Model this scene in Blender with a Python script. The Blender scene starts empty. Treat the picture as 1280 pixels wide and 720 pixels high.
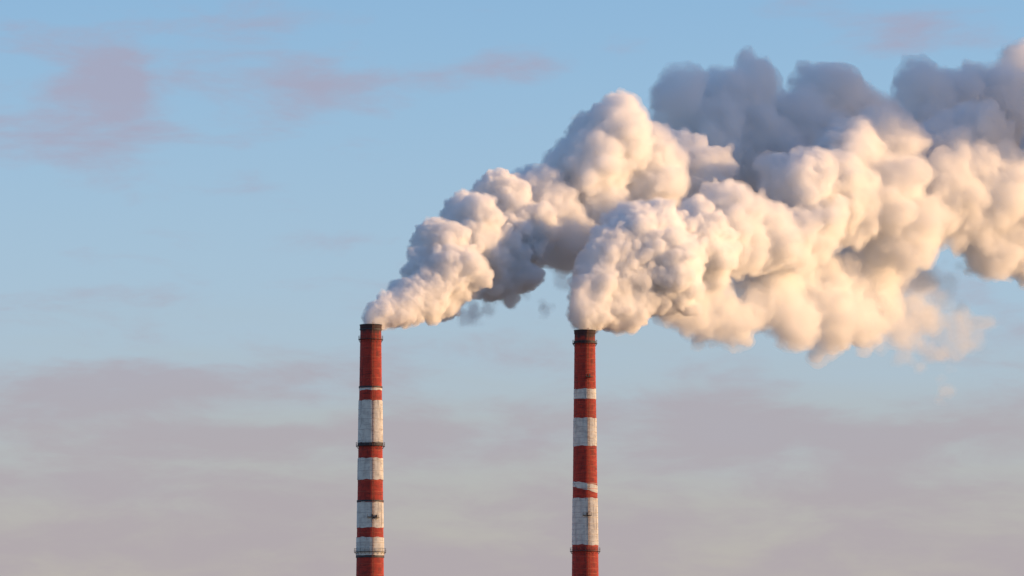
import bpy, bmesh, math, random, time
import numpy as np
import openvdb
from mathutils import Vector, Matrix

R = math.radians
SC = bpy.context.scene
COL = SC.collection

# ------------------------------------------------------------------ camera
DIST = 1500.0                       # metres from the camera to the stacks
MPP = 0.27                          # metres per photograph pixel at the stacks
STACK_H = 180.0                     # height of the left stack
CAM_Z = 40.0
AIM_Z = STACK_H + (407 - 360) * MPP
PITCH = math.atan2(AIM_Z - CAM_Z, DIST)
F_PIX = math.hypot(DIST, AIM_Z - CAM_Z) / MPP
cam_d = bpy.data.cameras.new('camera')
cam = bpy.data.objects.new('camera', cam_d)
COL.objects.link(cam)
cam.location = (0, -DIST, CAM_Z)
cam.rotation_euler = (R(90) + PITCH, 0, 0)
cam_d.sensor_width = 36
cam_d.lens = 36 * F_PIX / 1280
cam_d.clip_start = 1
cam_d.clip_end = 200000
SC.camera = cam

# ------------------------------------------------------------------ light
SUN_AZ = 0.0        # degrees from +x (photo right) towards the camera
SUN_EL = 9.5
SUN_STR = 3.6
a, e = R(SUN_AZ), R(SUN_EL)
SUN_DIR = Vector((math.cos(a) * math.cos(e), -math.sin(a) * math.cos(e), math.sin(e)))
sun_d = bpy.data.lights.new('sun', 'SUN')
sun_d.energy = SUN_STR
sun_d.angle = R(0.53)
sun_d.color = (1.0, 0.60, 0.28)
sun = bpy.data.objects.new('sun', sun_d)
COL.objects.link(sun)
sun.rotation_euler = SUN_DIR.to_track_quat('Z', 'Y').to_euler()
sun.location = SUN_DIR * 3000

SKY_STR = 0.12
world = bpy.data.worlds.new('World')
SC.world = world
world.use_nodes = True
SC.view_settings.view_transform = 'Standard'
SC.view_settings.look = 'None'
SC.view_settings.gamma = 1
SC.view_settings.exposure = 0.92
SC.view_settings.use_curve_mapping = False
cy = SC.cycles
cy.max_bounces = 24
cy.diffuse_bounces = 6
cy.glossy_bounces = 3
cy.transmission_bounces = 4
cy.volume_bounces = 14
cy.transparent_max_bounces = 128
cy.use_denoising = True
cy.denoiser = 'OPENIMAGEDENOISE'
cy.sample_clamp_indirect = 6


class Nodes:
    """tiny node-tree writer"""
    def __init__(self, tree):
        self.t = tree
        tree.nodes.clear()

    def __call__(self, kind, ins=None, **props):
        n = self.t.nodes.new(kind)
        for k, v in props.items():
            setattr(n, k, v)
        for k, v in (ins or {}).items():
            s = n.inputs[k]
            if isinstance(v, bpy.types.NodeSocket):
                self.t.links.new(v, s)
            else:
                s.default_value = v
        return n

    def math(self, op, a_, b_=0.0, clamp=False):
        n = self('ShaderNodeMath', {0: a_, 1: b_}, operation=op)
        n.use_clamp = clamp
        return n.outputs[0]

    def smooth(self, v, lo, hi):
        n = self('ShaderNodeMapRange', {0: v, 1: lo, 2: hi, 3: 0.0, 4: 1.0}, interpolation_type='SMOOTHSTEP')
        return n.outputs[0]

    def mix(self, f, a_, b_, blend='MIX'):
        n = self('ShaderNodeMix', None, data_type='RGBA', blend_type=blend)
        for i, v in ((0, f), (6, a_), (7, b_)):
            if isinstance(v, bpy.types.NodeSocket):
                self.t.links.new(v, n.inputs[i])
            else:
                n.inputs[i].default_value = v if i == 0 else (*v, 1)
        return n.outputs[2]


# clouds that stand out: (degrees of azimuth, degrees of elevation, half width, half height, amount)
CLOUDS = [(-5.15, 8.45, 0.62, 0.34, 0.26), (-6.2, 7.65, 0.95, 0.24, 0.22), (-2.35, 8.40, 0.62, 0.30, 0.20),
          (0.1, 8.65, 0.80, 0.22, 0.19), (4.9, 9.15, 0.90, 0.26, 0.22), (-4.9, 4.60, 2.10, 0.26, 0.20),
          (-2.5, 3.95, 1.50, 0.16, 0.26), (3.6, 4.10, 2.20, 0.26, 0.20), (-6.0, 3.9, 1.2, 0.3, 0.16)]
# radiance of the clouds and of the low haze bank as they show in the picture
CLOUD_HIGH = (0.405, 0.36, 0.46)
CLOUD_LOW = (0.425, 0.375, 0.415)
HAZE_MID = (0.405, 0.455, 0.585)
HAZE_LOW = (0.445, 0.38, 0.378)


def build_sky():
    N = Nodes(world.node_tree)
    sky = N('ShaderNodeTexSky', None, sky_type='NISHITA', sun_disc=False,
            sun_elevation=R(SUN_EL), sun_rotation=math.pi / 2 + R(SUN_AZ),
            altitude=200, air_density=1.0, dust_density=0.0, ozone_density=3.6)
    tc = N('ShaderNodeTexCoord')
    sep = N('ShaderNodeSeparateXYZ', {0: tc.outputs['Generated']})
    X, Y, Z = sep.outputs
    el = N.math('MULTIPLY', N.math('ARCSINE', Z), 180 / math.pi)
    az = N.math('MULTIPLY', N.math('ARCTAN2', X, Y), 180 / math.pi)
    # wind-drawn cloud texture: direction stretched so that features lie flat
    mp = N('ShaderNodeMapping', {'Vector': tc.outputs['Generated'], 'Scale': (1.0, 1.0, 3.2)})
    n1 = N('ShaderNodeTexNoise', {'Vector': mp.outputs[0], 'Scale': 30.0, 'Detail': 9.0, 'Roughness': 0.58, 'Distortion': 0.25})
    mp2 = N('ShaderNodeMapping', {'Vector': tc.outputs['Generated'], 'Scale': (1.0, 1.0, 6.0)})
    n2 = N('ShaderNodeTexNoise', {'Vector': mp2.outputs[0], 'Scale': 11.0, 'Detail': 6.0, 'Roughness': 0.55, 'Distortion': 0.4})
    fb, band = n1.outputs[0], n2.outputs[0]
    # the cover thickens towards the horizon
    low = N.math('SUBTRACT', 1.0, N.smooth(el, 2.2, 5.4))
    cover = N.math('MULTIPLY', low, 0.20)
    for (ca, ce, wa, we, amt) in CLOUDS:
        u = N.math('DIVIDE', N.math('SUBTRACT', az, ca), wa)
        v = N.math('DIVIDE', N.math('SUBTRACT', el, ce), we)
        r2 = N.math('ADD', N.math('MULTIPLY', u, u), N.math('MULTIPLY', v, v))
        g = N.math('POWER', 2.718, N.math('MULTIPLY', r2, -0.5))
        cover = N.math('ADD', cover, N.math('MULTIPLY', g, amt))
    field = N.math('ADD', N.math('ADD', N.math('MULTIPLY', fb, 0.75), N.math('MULTIPLY', band, 0.25)), cover)
    c_op = N.math('MULTIPLY', N.smooth(field, 0.51, 0.78), 0.70)
    # low haze bank
    h_op = N.math('MULTIPLY', N.math('SUBTRACT', 1.0, N.smooth(el, 0.0, 12.0)), 0.88)
    k = 1.0 / (SKY_STR * 2 ** SC.view_settings.exposure)

    def scl(c):
        return tuple(v * k for v in c)
    cloud = N.mix(N.smooth(el, 4.0, 7.5), scl(CLOUD_LOW), scl(CLOUD_HIGH))
    haze = N.mix(N.smooth(N.math('ADD', el, N.math('MULTIPLY', N.math('SUBTRACT', band, 0.5), 2.6)), 2.9, 6.0), scl(HAZE_LOW), scl(HAZE_MID))
    air = N.mix(1.0, sky.outputs[0], (1.07, 0.965, 0.945), 'MULTIPLY')      # the camera's rosy white balance
    col = N.mix(h_op, air, haze)
    col = N.mix(c_op, col, cloud)
    bg = N('ShaderNodeBackground', {'Color': col, 'Strength': SKY_STR})
    N('ShaderNodeOutputWorld', {'Surface': bg.outputs[0]})


build_sky()


# ------------------------------------------------------------------ helpers
def tag(o, label=None, cat=None, group=None, kind=None):
    for k, v in (('label', label), ('category', cat), ('group', group), ('kind', kind)):
        if v:
            o[k] = v
    return o


def link(name, me, mat=None, parent=None):
    o = bpy.data.objects.new(name, me)
    COL.objects.link(o)
    if mat is not None:
        me.materials.clear()
        me.materials.append(mat)
    if parent is not None:
        o.parent = parent
    return o


def empty(name, loc):
    o = bpy.data.objects.new(name, None)
    COL.objects.link(o)
    o.location = loc
    return o


def material(name):
    m = bpy.data.materials.new(name)
    m.use_nodes = True
    return m, Nodes(m.node_tree)


def at(px, py, y):
    """world point seen at photograph pixel (px, py) at depth y"""
    d = Vector(((px - 640) / F_PIX, 1.0, (360 - py) / F_PIX))
    c, s = math.cos(PITCH), math.sin(PITCH)
    d = Vector((d.x, d.y * c - d.z * s, d.y * s + d.z * c))
    return cam.location + d * ((y + DIST) / d.y)


# ------------------------------------------------------------------ ground
def build_ground():
    m, N = material('winter_ground')
    tc = N('ShaderNodeTexCoord')
    n1 = N('ShaderNodeTexNoise', {'Vector': tc.outputs['Object'], 'Scale': 0.004, 'Detail': 8.0})
    c = N.mix(N.smooth(n1.outputs[0], 0.4, 0.65), (0.10, 0.095, 0.07), (0.26, 0.24, 0.21))
    b = N('ShaderNodeBsdfPrincipled', {'Base Color': c, 'Roughness': 0.95})
    N('ShaderNodeOutputMaterial', {'Surface': b.outputs[0]})
    me = bpy.data.meshes.new('ground')
    S = 60000
    me.from_pydata([(-S, -S, 0), (S, -S, 0), (S, S, 0), (-S, S, 0)], [], [(0, 1, 2, 3)])
    tag(link('ground', me, m), kind='structure')


build_ground()


# ------------------------------------------------------------------ chimneys
def lathe(prof, seg=64, closed=False):
    """(r, z) profile turned about z"""
    v, f = [], []
    n = len(prof)
    for i in range(seg):
        t = 2 * math.pi * i / seg
        for r, z in prof:
            v.append((r * math.cos(t), r * math.sin(t), z))
    for i in range(seg):
        k = (i + 1) % seg
        for q in range(n if closed else n - 1):
            w = (q + 1) % n
            f.append((i * n + q, k * n + q, k * n + w, i * n + w))
    return v, f


def to_mesh(name, v, f, smooth_angle=None):
    me = bpy.data.meshes.new(name)
    me.from_pydata(v, [], f)
    if smooth_angle is not None:
        me.polygons.foreach_set('use_smooth', [True] * len(me.polygons))
        me.set_sharp_from_angle(angle=R(smooth_angle))
    me.update()
    return me


class Bars:
    """boxes, bars and rings gathered into one mesh"""
    def __init__(self):
        self.v, self.f = [], []

    def add(self, v, f):
        o = len(self.v)
        self.v += v
        self.f += [tuple(i + o for i in q) for q in f]

    def bar(self, p, q, w, sides=5):
        p, q = Vector(p), Vector(q)
        d = (q - p).normalized()
        s = d.cross(Vector((0, 0, 1)) if abs(d.z) < 0.9 else Vector((1, 0, 0))).normalized()
        t = d.cross(s)
        v = []
        for c in (p, q):
            for k in range(sides):
                an = 2 * math.pi * k / sides
                v.append(tuple(c + (s * math.cos(an) + t * math.sin(an)) * w))
        f = [(k, (k + 1) % sides, sides + (k + 1) % sides, sides + k) for k in range(sides)]
        f += [tuple(reversed(range(sides))), tuple(range(sides, 2 * sides))]
        self.add(v, f)

    def ring(self, r, z, w, seg=48):
        self.add(*lathe([(r - w, z - w), (r + w, z - w), (r + w, z + w), (r - w, z + w)], seg, True))

    def box(self, c, h, rz=0):
        v = []
        for sx in (-1, 1):
            for sy in (-1, 1):
                for sz in (-1, 1):
                    x, y = sx * h[0], sy * h[1]
                    v.append((c[0] + x * math.cos(rz) - y * math.sin(rz), c[1] + x * math.sin(rz) + y * math.cos(rz), c[2] + sz * h[2]))
        self.add(v, [(0, 1, 3, 2), (4, 6, 7, 5), (0, 4, 5, 1), (2, 3, 7, 6), (0, 2, 6, 4), (1, 5, 7, 3)])

    def mesh(self, name, smooth_angle=None):
        return to_mesh(name, self.v, self.f, smooth_angle)


def paint(name, base, worn, stain, top_soot=None, dash=0.75):
    """painted brick: course lines, blotches, drips; soot where the flue gas licks the rim"""
    m, N = material(name)
    tc = N('ShaderNodeTexCoord')
    P = tc.outputs['Object']
    drip = N('ShaderNodeMapping', {'Vector': P, 'Scale': (1.0, 1.0, 0.10)})
    n1 = N('ShaderNodeTexNoise', {'Vector': drip.outputs[0], 'Scale': 1.1, 'Detail': 6.0, 'Roughness': 0.6})
    lay = N('ShaderNodeMapping', {'Vector': P, 'Scale': (0.35, 0.35, 2.6)})
    n2 = N('ShaderNodeTexNoise', {'Vector': lay.outputs[0], 'Scale': 0.9, 'Detail': 5.0, 'Roughness': 0.6})
    n3 = N('ShaderNodeTexNoise', {'Vector': P, 'Scale': 0.55, 'Detail': 8.0, 'Roughness': 0.65})
    c = N.mix(N.smooth(n3.outputs[0], 0.42, 0.70), base, worn)
    c = N.mix(N.math('MULTIPLY', N.smooth(n2.outputs[0], 0.52, 0.70), dash), c, stain)
    c = N.mix(N.math('MULTIPLY', N.smooth(n1.outputs[0], 0.50, 0.72), 0.65), c, stain)
    if top_soot:
        z = N('ShaderNodeSeparateXYZ', {0: P}).outputs[2]
        w = N.math('ADD', z, N.math('MULTIPLY', N.math('SUBTRACT', n1.outputs[0], 0.5), 6.0))
        c = N.mix(N.math('MULTIPLY', N.smooth(w, top_soot - 3.6, top_soot - 1.2), 0.9), c, (0.035, 0.03, 0.03))
    br = N('ShaderNodeTexBrick', {'Vector': P, 'Scale': 1.0, 'Mortar Size': 0.02, 'Row Height': 0.32, 'Brick Width': 0.6})
    bump = N('ShaderNodeBump', {'Strength': 0.35, 'Distance': 0.12, 'Height': N.math('ADD', n2.outputs[0], n3.outputs[0])})
    b = N('ShaderNodeBsdfPrincipled', {'Base Color': c, 'Roughness': 0.85, 'Diffuse Roughness': 1.0, 'Normal': bump.outputs[0]})
    N('ShaderNodeOutputMaterial', {'Surface': b.outputs[0]})
    return m


def plain(name, col, rough=0.7, metal=0.0):
    m, N = material(name)
    tc = N('ShaderNodeTexCoord')
    n = N('ShaderNodeTexNoise', {'Vector': tc.outputs['Object'], 'Scale': 1.5, 'Detail': 5.0})
    c = N.mix(N.smooth(n.outputs[0], 0.4, 0.7), col, tuple(v * 0.55 for v in col))
    b = N('ShaderNodeBsdfPrincipled', {'Base Color': c, 'Roughness': rough, 'Metallic': metal})
    N('ShaderNodeOutputMaterial', {'Surface': b.outputs[0]})
    return m


STEEL = plain('sooty_steel', (0.05, 0.042, 0.045))
RUST = plain('rusty_steel', (0.17, 0.055, 0.035))
HOOP_RED = plain('painted_hoop_red', (0.48, 0.085, 0.045))
HOOP_WHITE = plain('painted_hoop_white', (0.52, 0.48, 0.44))
FLUE = plain('flue_lining', (0.03, 0.028, 0.027), 0.95)


def chimney(px, y0, top_py, r_top, r_low, whites, dark_rings, galleries, boxes, hoop_step, ladder_deg, label):
    top = at(px, top_py, y0)
    H = top.z
    root = empty('chimney', (top.x, y0, 0))
    tag(root, label, 'chimney', 'striped chimneys')
    s = MPP * (1 + y0 / DIST)
    r1, r2 = r_top * s, r_low * s
    zl = at(px, 720, y0).z

    def zz(py):
        return at(px, py, y0).z

    def rad(z):
        return r1 + (H - z) / (H - zl) * (r2 - r1)
    red = paint('red_paint', (0.55, 0.047, 0.025), (0.33, 0.031, 0.019), (0.12, 0.02, 0.017), H)
    white = paint('white_paint', (0.81, 0.78, 0.70), (0.60, 0.57, 0.51), (0.28, 0.25, 0.24), None, 0.4)
    # shaft with its open flue
    prof = [(rad(0) * 1.12, 0), (rad(6) * 1.02, 6)] + [(rad(z), z) for z in np.linspace(8, H - 1.0, 60)]
    prof += [(rad(H) + 0.16, H - 0.9), (rad(H) + 0.16, H), (rad(H) - 0.55, H), (rad(H) - 0.7, H - 14), (0.001, H - 14)]
    link('shaft', to_mesh('shaft', *lathe(prof, 72), 35), red, root)
    rim = lathe([(r1 - 0.62, H + 0.02), (r1 + 0.26, H + 0.02), (r1 + 0.26, H + 0.28), (r1 - 0.62, H + 0.28)], 72, True)
    link('rim_cap', to_mesh('rim_cap', *rim, 35), FLUE, root)
    for (ta, tb, ba, bb, proud) in whites:           # top and bottom edge, each at the photograph's left and right
        seg = 72
        v, f = [], []
        for i in range(seg):
            t = 2 * math.pi * i / seg
            k = 0.5 - 0.5 * math.cos(t + math.pi)    # 0 at the left, 1 at the right
            jt = 0.10 * math.sin(5 * t + ta) + 0.06 * math.sin(11 * t)
            zt, zb = zz(ta + (tb - ta) * k) + jt, zz(ba + (bb - ba) * k) - jt
            for z, q in ((zb, -0.02), (zb, proud), (zt, proud), (zt, -0.02)):
                v.append(((rad(z) + q) * math.cos(t), (rad(z) + q) * math.sin(t), z))
        for i in range(seg):
            k = (i + 1) % seg
            for q in range(3):
                f.append((i * 4 + q, k * 4 + q, k * 4 + q + 1, i * 4 + q + 1))
        link('white_band', to_mesh('white_band', v, f, 35), white, root)
    for py, w in dark_rings:
        z = zz(py)
        r = rad(z)
        link('iron_band', to_mesh('iron_band', *lathe([(r - 0.05, z - w), (r + 0.22, z - w), (r + 0.22, z + w), (r - 0.05, z + w)], 64, True), 35), STEEL, root)
    # tension hoops
    hoops = []
    for q in (0, 1):
        me = to_mesh('tension_hoop', *lathe([(0.97, -0.06), (1.0, -0.06), (1.0, 0.06), (0.97, 0.06)], 64, True), 35)
        me.materials.append((HOOP_RED, HOOP_WHITE)[q])
        hoops.append(me)
    z = H - 4.0
    jr = random.Random(int(px))
    while z > 4:
        q = z + jr.uniform(-0.25, 0.25)
        on_white = next((w_ for w_ in whites if zz(w_[2]) - 0.1 < q < zz(w_[0]) + 0.1), None)
        o = link('tension_hoop', hoops[1 if on_white else 0], None, root)
        o.location = (0, 0, q)
        k = rad(q) + 0.07 + (on_white[4] if on_white else 0)
        o.scale = (k, k, 1)
        z -= hoop_step
    # galleries
    for py, out in galleries:
        z = zz(py)
        r = rad(z)
        b = Bars()
        b.add(*lathe([(r - 0.05, z - 0.07), (r + out, z - 0.07), (r + out, z + 0.07), (r - 0.05, z + 0.07)], 48, True))
        g = link('gallery', b.mesh('gallery', 35), STEEL, root)
        b = Bars()
        for h in (0.55, 1.1):
            b.ring(r + out - 0.06, z + h, 0.035)
        link('handrail', b.mesh('handrail'), STEEL, g)
        b, c = Bars(), Bars()
        for k in range(20):
            t = 2 * math.pi * k / 20
            u = Vector((math.cos(t), math.sin(t), 0))
            b.bar(u * (r + out - 0.06) + Vector((0, 0, z + 0.1)), u * (r + out - 0.06) + Vector((0, 0, z + 1.1)), 0.03, 4)
            c.bar(u * (r + 0.05) + Vector((0, 0, z - 1.0)), u * (r + out - 0.1) + Vector((0, 0, z - 0.1)), 0.05, 4)
        tag(link('railing_posts', b.mesh('railing_posts'), STEEL, g), kind='stuff')
        tag(link('deck_brackets', c.mesh('deck_brackets'), STEEL, g), kind='stuff')
    # caged ladder
    t = R(ladder_deg)
    u = Vector((math.cos(t), math.sin(t), 0))
    w = Vector((-math.sin(t), math.cos(t), 0))
    st, ru, cg = Bars(), Bars(), Bars()
    for sgn in (-1, 1):
        zs = np.linspace(2, H + 0.9, 30)
        for z0, z1 in zip(zs[:-1], zs[1:]):
            st.bar(u * (rad(z0) + 0.30) + w * (0.26 * sgn) + Vector((0, 0, z0)), u * (rad(z1) + 0.30) + w * (0.26 * sgn) + Vector((0, 0, z1)), 0.045, 4)
    z = 2.2
    k = 0
    while z < H + 0.6:
        c = u * (rad(z) + 0.30) + Vector((0, 0, z))
        ru.bar(c - w * 0.26, c + w * 0.26, 0.02, 4)
        if k % 4 == 0:
            pr = None
            for q in range(7):
                an = math.pi * q / 6
                p = u * (rad(z) + 0.30 + 0.62 * math.sin(an)) + w * (0.36 * math.cos(an)) + Vector((0, 0, z))
                if pr is not None:
                    cg.bar(pr, p, 0.035, 4)
                pr = p
        z += 0.35
        k += 1
    ld = link('ladder', st.mesh('ladder'), RUST, root)
    tag(link('ladder_rungs', ru.mesh('ladder_rungs'), RUST, ld), kind='stuff')
    tag(link('ladder_cage', cg.mesh('ladder_cage'), RUST, ld), kind='stuff')
    # small steel landings with a lamp housing, as seen on the pale bands
    for py, deg, wid in boxes:
        z = zz(py)
        r = rad(z)
        t = R(deg)
        cx, cyy = (r + 0.45) * math.cos(t), (r + 0.45) * math.sin(t)
        b = Bars()
        b.box((cx, cyy, z), (0.55, wid, 0.08), t)
        b.box((cx, cyy, z + 0.55), (0.22, 0.22, 0.40), t)
        b.bar((cx, cyy, z - 0.08), ((r - 0.05) * math.cos(t), (r - 0.05) * math.sin(t), z - 1.1), 0.05, 4)
        for sgn in (-1, 1):
            ox, oy = -math.sin(t) * (wid - 0.1) * sgn, math.cos(t) * (wid - 0.1) * sgn
            b.bar((cx + ox, cyy + oy, z), (cx + ox, cyy + oy, z + 1.0), 0.06, 4)
        link('lamp_landing', b.mesh('lamp_landing'), STEEL, root)
    return root


def build_chimneys():
    chimney(463.5, -30.0, 407, 13.0, 17.2,
            [(485.5, 485.5, 488.2, 488.2, 0.06), (501, 501, 554, 554, 0.20), (573, 573, 600, 600, 0.18),
             (628, 628, 660, 660, 0.12), (672, 672, 694.5, 694.5, 0.18)],
            [(484, 0.22), (556, 0.55), (626.5, 0.28), (412, 0.2), (696, 0.35)],
            [(424.5, 0.6), (557.5, 0.85), (690, 0.85)],
            [(647, -80, 1.6), (648, -62, 0.9)], 3.4, -76,
            'red and white chimney on the left with wide pale bands and three galleries')
    chimney(731.0, 0.0, 414, 12.8, 16.6,
            [(487, 486.5, 499, 499, 0.05), (523, 523, 558, 558, 0.10), (602, 607, 609, 616.5, 0.06), (623, 623, 681, 682, 0.10)],
            [(427.5, 0.3)],
            [(429.5, 0.7), (689, 0.75)],
            [(645, -82, 1.5), (472, -68, 1.3)], 1.9, -74,
            'red and white chimney on the right with one slanting white stripe')


build_chimneys()


# ------------------------------------------------------------------ smoke
def lattice_noise(shape, vox, wave, rng):
    """smooth value noise in [-1, 1] on a grid, wavelength in metres"""
    pos = [np.arange(n) * vox / wave for n in shape]
    L = rng.uniform(-1, 1, [int(p[-1]) + 3 for p in pos]).astype(np.float32)
    for k, p in enumerate(pos):
        i = p.astype(int)
        f = p - i
        f = (f * f * (3 - 2 * f)).astype(np.float32).reshape([-1 if q == k else 1 for q in range(3)])
        a_, b_ = np.take(L, i, k), np.take(L, i + 1, k)
        b_ -= a_
        b_ *= f
        a_ += b_
        L = a_
    return L


def smoke_grid(roots, vox, pad):
    P = np.array([tuple(p) for p, r in roots], np.float32)
    Rr = np.array([r for p, r in roots], np.float32)
    lo = (P - Rr[:, None]).min(0) - pad
    hi = (P + Rr[:, None]).max(0) + pad
    return P, Rr, lo, np.ceil((hi - lo) / vox).astype(int) + 1


def blended(P, Rr, lo, shape, vox, C, s_, band):
    """soft union of the roots: one coherent body of steam"""
    F = np.zeros(shape, np.float32)
    for c, r in zip(P, Rr):
        e_ = r + band * 1.6
        i0 = np.maximum(((c - e_ - lo) / vox).astype(int), 0)
        i1 = np.minimum(((c + e_ - lo) / vox).astype(int) + 2, shape)
        s = tuple(slice(a_, b_) for a_, b_ in zip(i0, i1))
        q = (C[0][s] - c[0]) ** 2 + (C[1][s] - c[1]) ** 2 + (C[2][s] - c[2]) ** 2
        F[s] += np.exp((r - np.sqrt(q)) * (1 / s_))
    return np.minimum(-s_ * np.log(F + 1e-9), band)


def axes(lo, shape, vox):
    return [(lo[i] + np.arange(shape[i], dtype=np.float32) * vox).reshape([-1 if k == i else 1 for k in range(3)]) for i in range(3)]


def lobes(P, Rr, lo, shape, vox, s_, seed, sizes, buds):
    """cauliflower heads seeded over the skin of the body, smaller heads budding from them"""
    rng = np.random.default_rng(seed)
    v2 = max(vox * 2, 0.9)
    sh = np.ceil(shape * vox / v2).astype(int) + 1
    D = blended(P, Rr, lo, sh, v2, [np.broadcast_to(a_, sh) for a_ in axes(lo, sh, v2)], s_, 5.0)
    g = openvdb.FloatGrid(5.0)
    g.copyFromArray(D, tolerance=0.0)
    pts, _, _ = g.convertToPolygons(isovalue=0.0, adaptivity=0.0)
    pts = np.asarray(pts, np.float32)
    gi = np.clip(np.round(pts).astype(int), 1, sh - 2)
    nrm = np.stack([D[tuple((gi + d).T)] - D[tuple((gi - d).T)] for d in np.eye(3, dtype=int)], 1)
    nrm /= np.linalg.norm(nrm, axis=1, keepdims=True) + 1e-6
    pts = pts * v2 + lo
    loc = np.zeros(len(pts), np.float32)
    best = np.full(len(pts), 1e9, np.float32)
    for c, r in zip(P, Rr):
        d = np.linalg.norm(pts - c, axis=1) - r
        m = d < best
        best[m] = d[m]
        loc[m] = r
    r1 = np.maximum(loc * rng.choice(sizes, len(pts)), 0.55).astype(np.float32)
    keep = rng.random(len(pts)) < v2 * v2 / (1.5 * r1 * r1)
    pts, nrm, r1 = pts[keep], nrm[keep], r1[keep]
    c1 = pts - nrm * (r1 * rng.uniform(0.25, 0.75, len(r1)))[:, None]
    out = [(c1, r1)]
    cc, rr, nn = c1, r1, nrm
    for count, ratio, minr in buds:
        k = rr * ratio > minr
        cc, rr, nn = (np.repeat(a_[k], count, 0) for a_ in (cc, rr, nn))
        d = rng.normal(size=cc.shape) + nn * 1.1
        d /= np.linalg.norm(d, axis=1, keepdims=True)
        r2 = (rr * ratio * rng.uniform(0.55, 1.3, len(rr))).astype(np.float32)
        cc = (cc + d * (rr * rng.uniform(0.8, 1.0, len(rr)))[:, None]).astype(np.float32)
        rr, nn = r2, d
        out.append((cc, rr))
    return np.concatenate([o[0] for o in out]), np.concatenate([o[1] for o in out])


def smoke_field(roots, vox, noise, seed, warp, band, s_, sizes=None, buds=()):
    P, Rr, lo, shape = smoke_grid(roots, vox, band + 5.0)
    rng = np.random.default_rng(seed + 77)
    # turbulence bends space, so no lobe stays a ball
    C = []
    for c in axes(lo, shape, vox):
        w = 0
        for wave, amp in warp:
            w = w + amp * lattice_noise(shape, vox, wave, rng)
        C.append((c + w).astype(np.float32))
    D = blended(P, Rr, lo, shape, vox, C, s_, band)
    n = 0
    if sizes:
        LP, LR = lobes(P, Rr, lo, shape, vox, s_, seed, sizes, buds)
        n = len(LR)
        reach = sum(a_ for _, a_ in warp) * 0.6
        for c, r in zip(LP, LR):
            e_ = r + min(band, 1.2 + vox) + reach
            i0 = np.maximum(((c - e_ - lo) / vox).astype(int), 0)
            i1 = np.minimum(((c + e_ - lo) / vox).astype(int) + 2, shape)
            s = tuple(slice(a_, b_) for a_, b_ in zip(i0, i1))
            q = (C[0][s] - c[0]) ** 2
            q += (C[1][s] - c[1]) ** 2
            q += (C[2][s] - c[2]) ** 2
            np.sqrt(q, out=q)
            q -= r
            np.minimum(D[s], q, out=D[s])
    far = D >= band * 0.98
    rng = np.random.default_rng(seed)
    for wave, amp, billow in noise:
        w = lattice_noise(shape, vox, wave, rng)
        if billow:
            w = np.abs(w) * 2 - 0.7
        D -= amp * w
    D[far] = band
    for i in range(3):                               # closed at the grid's border
        s = [slice(None)] * 3
        for k in (0, -1):
            s[i] = k
            D[tuple(s)] = band
    return D, lo, n


def iso_mesh(name, D, lo, vox, iso, largest=False):
    g = openvdb.FloatGrid(5.0)
    g.copyFromArray(D, tolerance=0.0)
    pts, tris, quads = g.convertToPolygons(isovalue=iso, adaptivity=0.0)
    pts = np.asarray(pts, np.float32) * vox + lo
    quads = np.asarray(quads)
    if largest:                                      # the heart is one piece: drop loose crumbs
        n = len(pts)
        lab = np.arange(n)
        e_ = np.concatenate([quads[:, [0, 1]], quads[:, [1, 2]], quads[:, [2, 3]]])
        while True:
            la, lb = lab[e_[:, 0]], lab[e_[:, 1]]
            m_ = np.minimum(la, lb)
            if (la == lb).all():
                break
            np.minimum.at(lab, la, m_)
            np.minimum.at(lab, lb, m_)
            lab = lab[lab]
            lab = lab[lab]
        cnt = np.bincount(lab, minlength=n)
        okv = lab == cnt.argmax()
        quads = quads[okv[quads[:, 0]]]
        idx = np.cumsum(okv) - 1
        pts = pts[okv]
        quads = idx[quads]
    me = bpy.data.meshes.new(name)
    me.vertices.add(len(pts))
    me.vertices.foreach_set('co', pts.ravel())
    me.loops.add(quads.size)
    me.loops.foreach_set('vertex_index', quads.ravel().astype(np.int32))
    me.polygons.add(len(quads))
    me.polygons.foreach_set('loop_start', (np.arange(len(quads)) * 4).astype(np.int32))
    me.polygons.foreach_set('loop_total', np.full(len(quads), 4, np.int32))
    me.polygons.foreach_set('use_smooth', np.ones(len(quads), bool))
    me.update(calc_edges=True)
    return me


def steam_core():
    m, N = material('dense_steam')
    b = N('ShaderNodeBsdfDiffuse', {'Color': (0.87, 0.87, 0.87, 1), 'Roughness': 1.0})
    N('ShaderNodeOutputMaterial', {'Surface': b.outputs[0]})
    return m


def steam_volume(name, density, g=0.2):
    m, N = material(name)
    v = N('ShaderNodeVolumePrincipled', {'Color': (0.987, 0.987, 0.987, 1), 'Density': density, 'Anisotropy': g})
    N('ShaderNodeOutputMaterial', {'Volume': v.outputs[0]})
    m.cycles.homogeneous_volume = True
    return m


CORE = steam_core()


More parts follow.
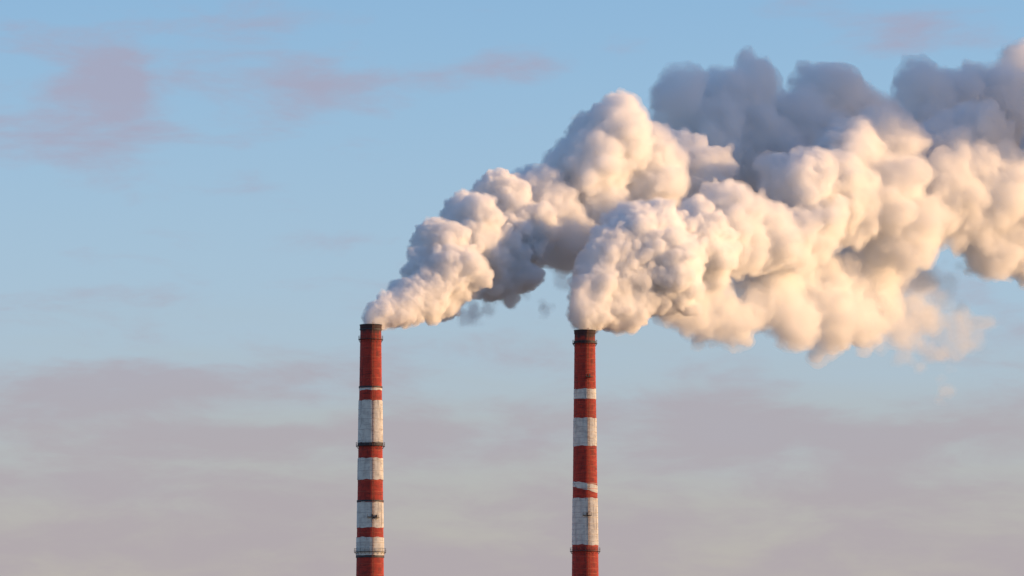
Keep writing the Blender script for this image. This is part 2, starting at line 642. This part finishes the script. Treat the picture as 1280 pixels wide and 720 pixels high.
def billow(parent, roots_px, x0, y0, drift, seed, vox, style, core_depth):
    """one stretch of a plume: opaque heart and, round it, shells of steam that thin outwards"""
    sizes, buds, noise, warp, shells, s_, fray = style
    roots = []
    for (px, py, r, d) in roots_px:
        y = y0 + d + drift * (px - x0) * MPP        # the wind carries the plume right and away
        roots.append((at(px, py, y), r * MPP * (1 + y / DIST)))
    t = time.time()
    D, lo, nl = smoke_field(roots, vox, noise, seed, warp, max(i_ for i_, _ in shells) + 2 * vox + 1.0 + fray, s_, sizes, buds)
    lo = lo - np.array(tuple(parent.location), np.float32)
    half = np.ascontiguousarray(D[::2, ::2, ::2])    # soft outer and deep inner surfaces need less detail
    for i in range(3):
        s = [slice(None)] * 3
        s[i] = -1
        half[tuple(s)] = D[0, 0, 0]
    torn = half.copy()                               # the fringe is torn by fine turbulence
    rng = np.random.default_rng(seed + 5)
    for wave, amp in ((6.0, 0.45), (3.0, 0.65), (1.8, 0.4)):
        torn -= fray * amp * lattice_noise(half.shape, vox * 2, wave, rng)
    torn[half >= half.max() * 0.98] = half.max()
    core = iso_mesh('billow', half, lo, vox * 2, -core_depth, True)
    c = link('billow', core, CORE, parent)
    n = len(core.polygons)
    for iso, dens in shells:
        fine = (iso, dens) == shells[-1] if len(shells) == 2 else (iso, dens) == shells[1]
        me = iso_mesh('steam_veil', D, lo, vox, iso) if fine else iso_mesh('steam_veil', torn, lo, vox * 2, iso)
        link('steam_veil', me, steam_volume('steam', dens), c)
        n += len(me.polygons)
    print('billow', D.shape, nl, n, round(time.time() - t, 1))
    return c


STACK_L = at(463.5, 407, -30.0)
STACK_R = at(730.0, 414, 0.0)

P1_NEAR = [(461, 400, 3, 0), (470, 400, 4, 0), (482, 397, 7, 0), (463, 396, 4, 0), (470, 395, 7, 0), (473, 393, 13, 0), (488, 387, 18, 0), (508, 381, 22, -2), (533, 375, 24, -4), (558, 366, 24, -6),
           (505, 362, 15, 2), (540, 342, 28, 0), (577, 338, 30, -8), (548, 305, 25, 4), (543, 292, 16, 4),
           (590, 300, 36, 5), (600, 262, 19, -4), (580, 265, 22, 12), (622, 245, 28, 16), (618, 328, 38, 8), (642, 345, 20, 8),
           (680, 258, 40, 14), (650, 290, 34, 6), (700, 298, 36, 4), (735, 298, 36, 8),
           (735, 205, 40, 6), (768, 168, 38, 0), (808, 190, 36, 0), (790, 240, 46, 5), (745, 260, 40, 6), (703, 205, 20, 14),
           (850, 230, 48, 12), (830, 275, 48, 16)]
P1_FAR = [(850, 114, 28, 50), (840, 130, 22, 48), (900, 135, 38, 50), (942, 108, 30, 50), (985, 165, 42, 52), (1035, 118, 34, 55),
          (1068, 140, 30, 55), (1150, 118, 32, 58), (1205, 128, 34, 58), (1106, 155, 30, 56), (1240, 114, 30, 58), (1282, 80, 26, 60), (1262, 120, 28, 60),
          (900, 200, 52, 40), (960, 215, 56, 42), (1030, 200, 50, 45), (1100, 205, 54, 48), (1180, 188, 54, 50), (1250, 175, 52, 52),
          (1325, 165, 60, 45)]
P2_NEAR = [(726, 406, 3, 0), (739, 405, 4, 0), (754, 399, 7, 0), (767, 397, 10, -2), (781, 395, 11, -3), (725, 398, 4, 0), (728, 401, 5, 0), (735, 400, 6, 0), (724, 390, 6, 0), (730, 396, 12, 0), (745, 388, 20, 0), (742, 366, 22, 2), (747, 347, 23, 2), (775, 385, 19, -3), (760, 360, 24, 2), (764, 308, 25, 4), (776, 345, 30, 0), (800, 328, 32, -4), (750, 326, 19, 3), (765, 375, 22, 0), (722, 383, 8, 0), (724, 370, 9, 0), (726, 354, 11, 2), (800, 355, 34, 0), (788, 376, 25, -6),
           (762, 330, 27, 2), (790, 300, 34, 2), (820, 288, 32, -2), (855, 298, 36, 0), (828, 335, 46, -8), (880, 320, 34, -3)]
P2_MID = [(905, 265, 31, 6), (905, 300, 38, 3), (940, 290, 34, 3), (962, 300, 30, -2), (987, 300, 32, 0), (1015, 285, 34, 0),
          (1000, 235, 42, 12), (1050, 245, 46, 10), (1060, 195, 34, 22), (1110, 185, 38, 24), (1100, 255, 50, 8), (1130, 290, 38, 0),
          (1170, 255, 50, 10), (1162, 300, 22, 2), (1180, 200, 46, 25), (1215, 180, 44, 30), (1230, 245, 56, 8), (1242, 310, 34, 0), (1278, 318, 28, 4),
          (1285, 265, 60, 8), (1310, 300, 40, 4), (1350, 220, 70, 14)]
P_OFF_SHADE = [(1470, -30, 110, -110), (1425, 40, 90, -70), (1420, 120, 80, -95), (1430, 10, 85, -165), (1425, 70, 85, -45), (1445, 0, 85, -50), (1425, 60, 85, -95), (1405, 60, 80, -130), (1430, 20, 95, -135), (1455, -60, 90, -140), (1500, 90, 105, -130), (1420, 185, 80, -60), (1490, 190, 95, -65), (1580, 60, 115, -70)]  # added smoke right of the frame, placed to keep sun off the far bank
P_HIGH_SHADE = [(1430, 55, 75, -193), (1445, -10, 85, -193), (1480, 30, 80, -175)]  # thinner smoke added out of view to dim the left plume's upper part
P2_LOW = [(838, 386, 22, 6), (862, 395, 22, 8), (888, 392, 28, 12), (915, 405, 26, 8), (940, 392, 28, 12), (965, 385, 32, 14), (992, 408, 28, 8),
          (1035, 392, 34, 14), (1070, 405, 28, 12), (1098, 388, 24, 18), (1040, 355, 36, 26), (1085, 355, 32, 30), (950, 350, 36, 22), (990, 345, 34, 26),
           (865, 368, 30, 16), (1075, 325, 30, 32), (1010, 325, 28, 28), (1090, 418, 14, 14)]
P2_TAIL = [(1105, 395, 30, 18), (1125, 352, 28, 32), (1122, 415, 24, 20), (1142, 385, 28, 26), (1095, 425, 18, 16), (1150, 355, 22, 30), (1160, 400, 22, 26), (1138, 430, 16, 24)]

NZ_FINE = [(5.0, 0.3, False), (2.2, 0.14, True)]
NZ_MID = [(9, 1.1, False), (4.0, 0.6, True), (2.0, 0.3, True)]
NZ_SOFT = [(11, 1.2, False), (5.5, 0.7, True), (2.8, 0.4, True)]
WP_FINE = [(14, 1.1), (6, 0.8), (3, 0.4), (1.5, 0.2)]
WP_MID = [(22, 2.4), (10, 1.7), (5, 0.9), (2.5, 0.45)]
WP_SOFT = [(30, 3.0), (14, 2.6), (7, 1.6), (3.5, 0.8)]
NZ_WISP = [(8, 1.0, False), (4, 0.9, False), (2.0, 0.7, False), (1.2, 0.35, False)]
# lobe sizes relative to the body, buds (how many, ratio, smallest), fine noise, turbulence, shells (offset, density), softness of the union
FINE = ((0.13, 0.18, 0.26, 0.40, 0.5), ((6, 0.48, 0.45), (3, 0.5, 0.45)), NZ_FINE, WP_FINE, [(0.2, 0.16), (-0.2, 0.55)], 1.5, 0.7)
NEXT = ((0.11, 0.17, 0.26, 0.40, 0.55), ((6, 0.48, 0.6), (3, 0.5, 0.6)), NZ_FINE, WP_FINE, [(0.4, 0.12), (-0.4, 0.30)], 2.2, 1.3)
MID = ((0.11, 0.17, 0.28, 0.42, 0.6), ((6, 0.48, 0.8),), NZ_MID, WP_MID, [(0.7, 0.09), (-0.6, 0.19)], 2.8, 1.8)
FAR = ((0.13, 0.2, 0.3, 0.45, 0.6), ((6, 0.48, 0.9),), NZ_MID, WP_MID, [(0.8, 0.09), (-0.7, 0.17)], 2.8, 2.0)
SOFT = ((0.18, 0.28, 0.42, 0.55), ((6, 0.48, 0.8),), NZ_SOFT, WP_SOFT, [(0.9, 0.07), (-0.7, 0.20)], 2.0, 2.0)
SH_WISP = [(0.8, 0.02), (-0.3, 0.04)]
def shreds(seed, spine, n, spread, rmin, rmax):
    """small torn puffs scattered along a spine of (px, py, depth) points"""
    rng = random.Random(seed)
    out = []
    for _ in range(n):
        k = rng.uniform(0, len(spine) - 1.001)
        a_, b_ = spine[int(k)], spine[int(k) + 1]
        f = k - int(k)
        out.append((a_[0] + (b_[0] - a_[0]) * f + rng.gauss(0, spread), a_[1] + (b_[1] - a_[1]) * f + rng.gauss(0, spread),
                    rng.uniform(rmin, rmax), a_[2] + (b_[2] - a_[2]) * f + rng.gauss(0, spread * 0.25)))
    return out


WISP_R = (shreds(1, [(1120, 350, 34), (1165, 335, 32), (1185, 370, 32), (1215, 420, 32), (1170, 440, 30), (1120, 430, 26)], 70, 14, 4, 13)
          + shreds(2, [(1140, 390, 30), (1215, 430, 30)], 26, 16, 6, 16) + shreds(3, [(1178, 470, 30), (1184, 500, 30)], 8, 4, 2, 6))
WISP_L = (shreds(4, [(576, 385, -2), (586, 398, -2), (591, 408, -2)], 14, 2, 2, 5) + shreds(5, [(600, 388, 4), (622, 378, 6), (650, 360, 8), (664, 345, 8)], 40, 5, 2, 6)
          + shreds(6, [(674, 396, 0), (690, 384, 0)], 14, 4, 2, 6) + shreds(7, [(690, 338, 8), (715, 345, 8)], 14, 5, 3, 7))


def wisp(parent, roots_px, x0, y0, drift, seed, vox, shells, name='smoke_wisp'):
    """thin torn steam drifting off a plume, and the added smoke that shades one"""
    roots = []
    for (px, py, r, d) in roots_px:
        y = y0 + d + drift * (px - x0) * MPP
        roots.append((at(px, py, y), r * MPP))
    D, lo, nl = smoke_field(roots, vox, NZ_WISP, seed, WP_MID[1:], 6.0, 0.5)
    lo = lo - np.array(tuple(parent.location), np.float32)
    for iso, dens in shells:
        tag(link(name, iso_mesh(name, D, lo, vox, iso), steam_volume('thin_steam', dens), parent), kind='stuff')


def build_smoke():
    p1 = empty('smoke_plume', STACK_L)
    tag(p1, 'smoke rising from the left chimney and drifting behind the nearer plume to the upper right', 'smoke', 'smoke plumes')
    billow(p1, [b for b in P1_NEAR if b[0] < 660], 463, -30, 1.2, 11, 0.42, FINE, 2.4)
    billow(p1, [b for b in P1_NEAR if b[0] >= 640], 463, -30, 1.2, 14, 0.5, NEXT, 3.4)
    billow(p1, P1_FAR, 463, -30, 1.2, 12, 0.75, FAR, 8.0)
    wisp(p1, P_OFF_SHADE, 463, -30, 1.2, 13, 1.6, [(0.0, 0.06)], 'tail_and_shade_smoke')  # unseen sun blocker for the far bank
    wisp(p1, P_HIGH_SHADE, 463, -30, 1.2, 15, 1.6, [(0.0, 0.018)], 'tail_and_shade_smoke')  # unseen partial sun blocker, higher and nearer
    p2 = empty('smoke_plume', STACK_R)
    tag(p2, 'bright billowing smoke pouring from the right chimney in front of the other plume', 'smoke', 'smoke plumes')
    billow(p2, P2_NEAR, 730, 0, 1.2, 21, 0.4, FINE, 2.2)
    billow(p2, [b for b in P2_MID if b[0] < 1080], 730, 0, 1.2, 22, 0.5, NEXT, 3.4)
    billow(p2, [b for b in P2_MID if b[0] >= 1040], 730, 0, 1.2, 24, 0.6, MID, 5.5)
    billow(p2, P2_LOW, 730, 0, 1.2, 23, 0.6, SOFT, 5.5)
    wisp(p2, P2_TAIL, 730, 0, 1.2, 33, 0.6, [(1.0, 0.03), (-0.6, 0.05), (-2.4, 0.06)], 'tail_and_shade_smoke')
    wisp(p1, WISP_L, 463, -30, 1.2, 31, 0.45, [(0.5, 0.05), (-0.4, 0.10)])
    wisp(p2, WISP_R, 730, 0, 1.2, 32, 0.6, SH_WISP)


build_smoke()
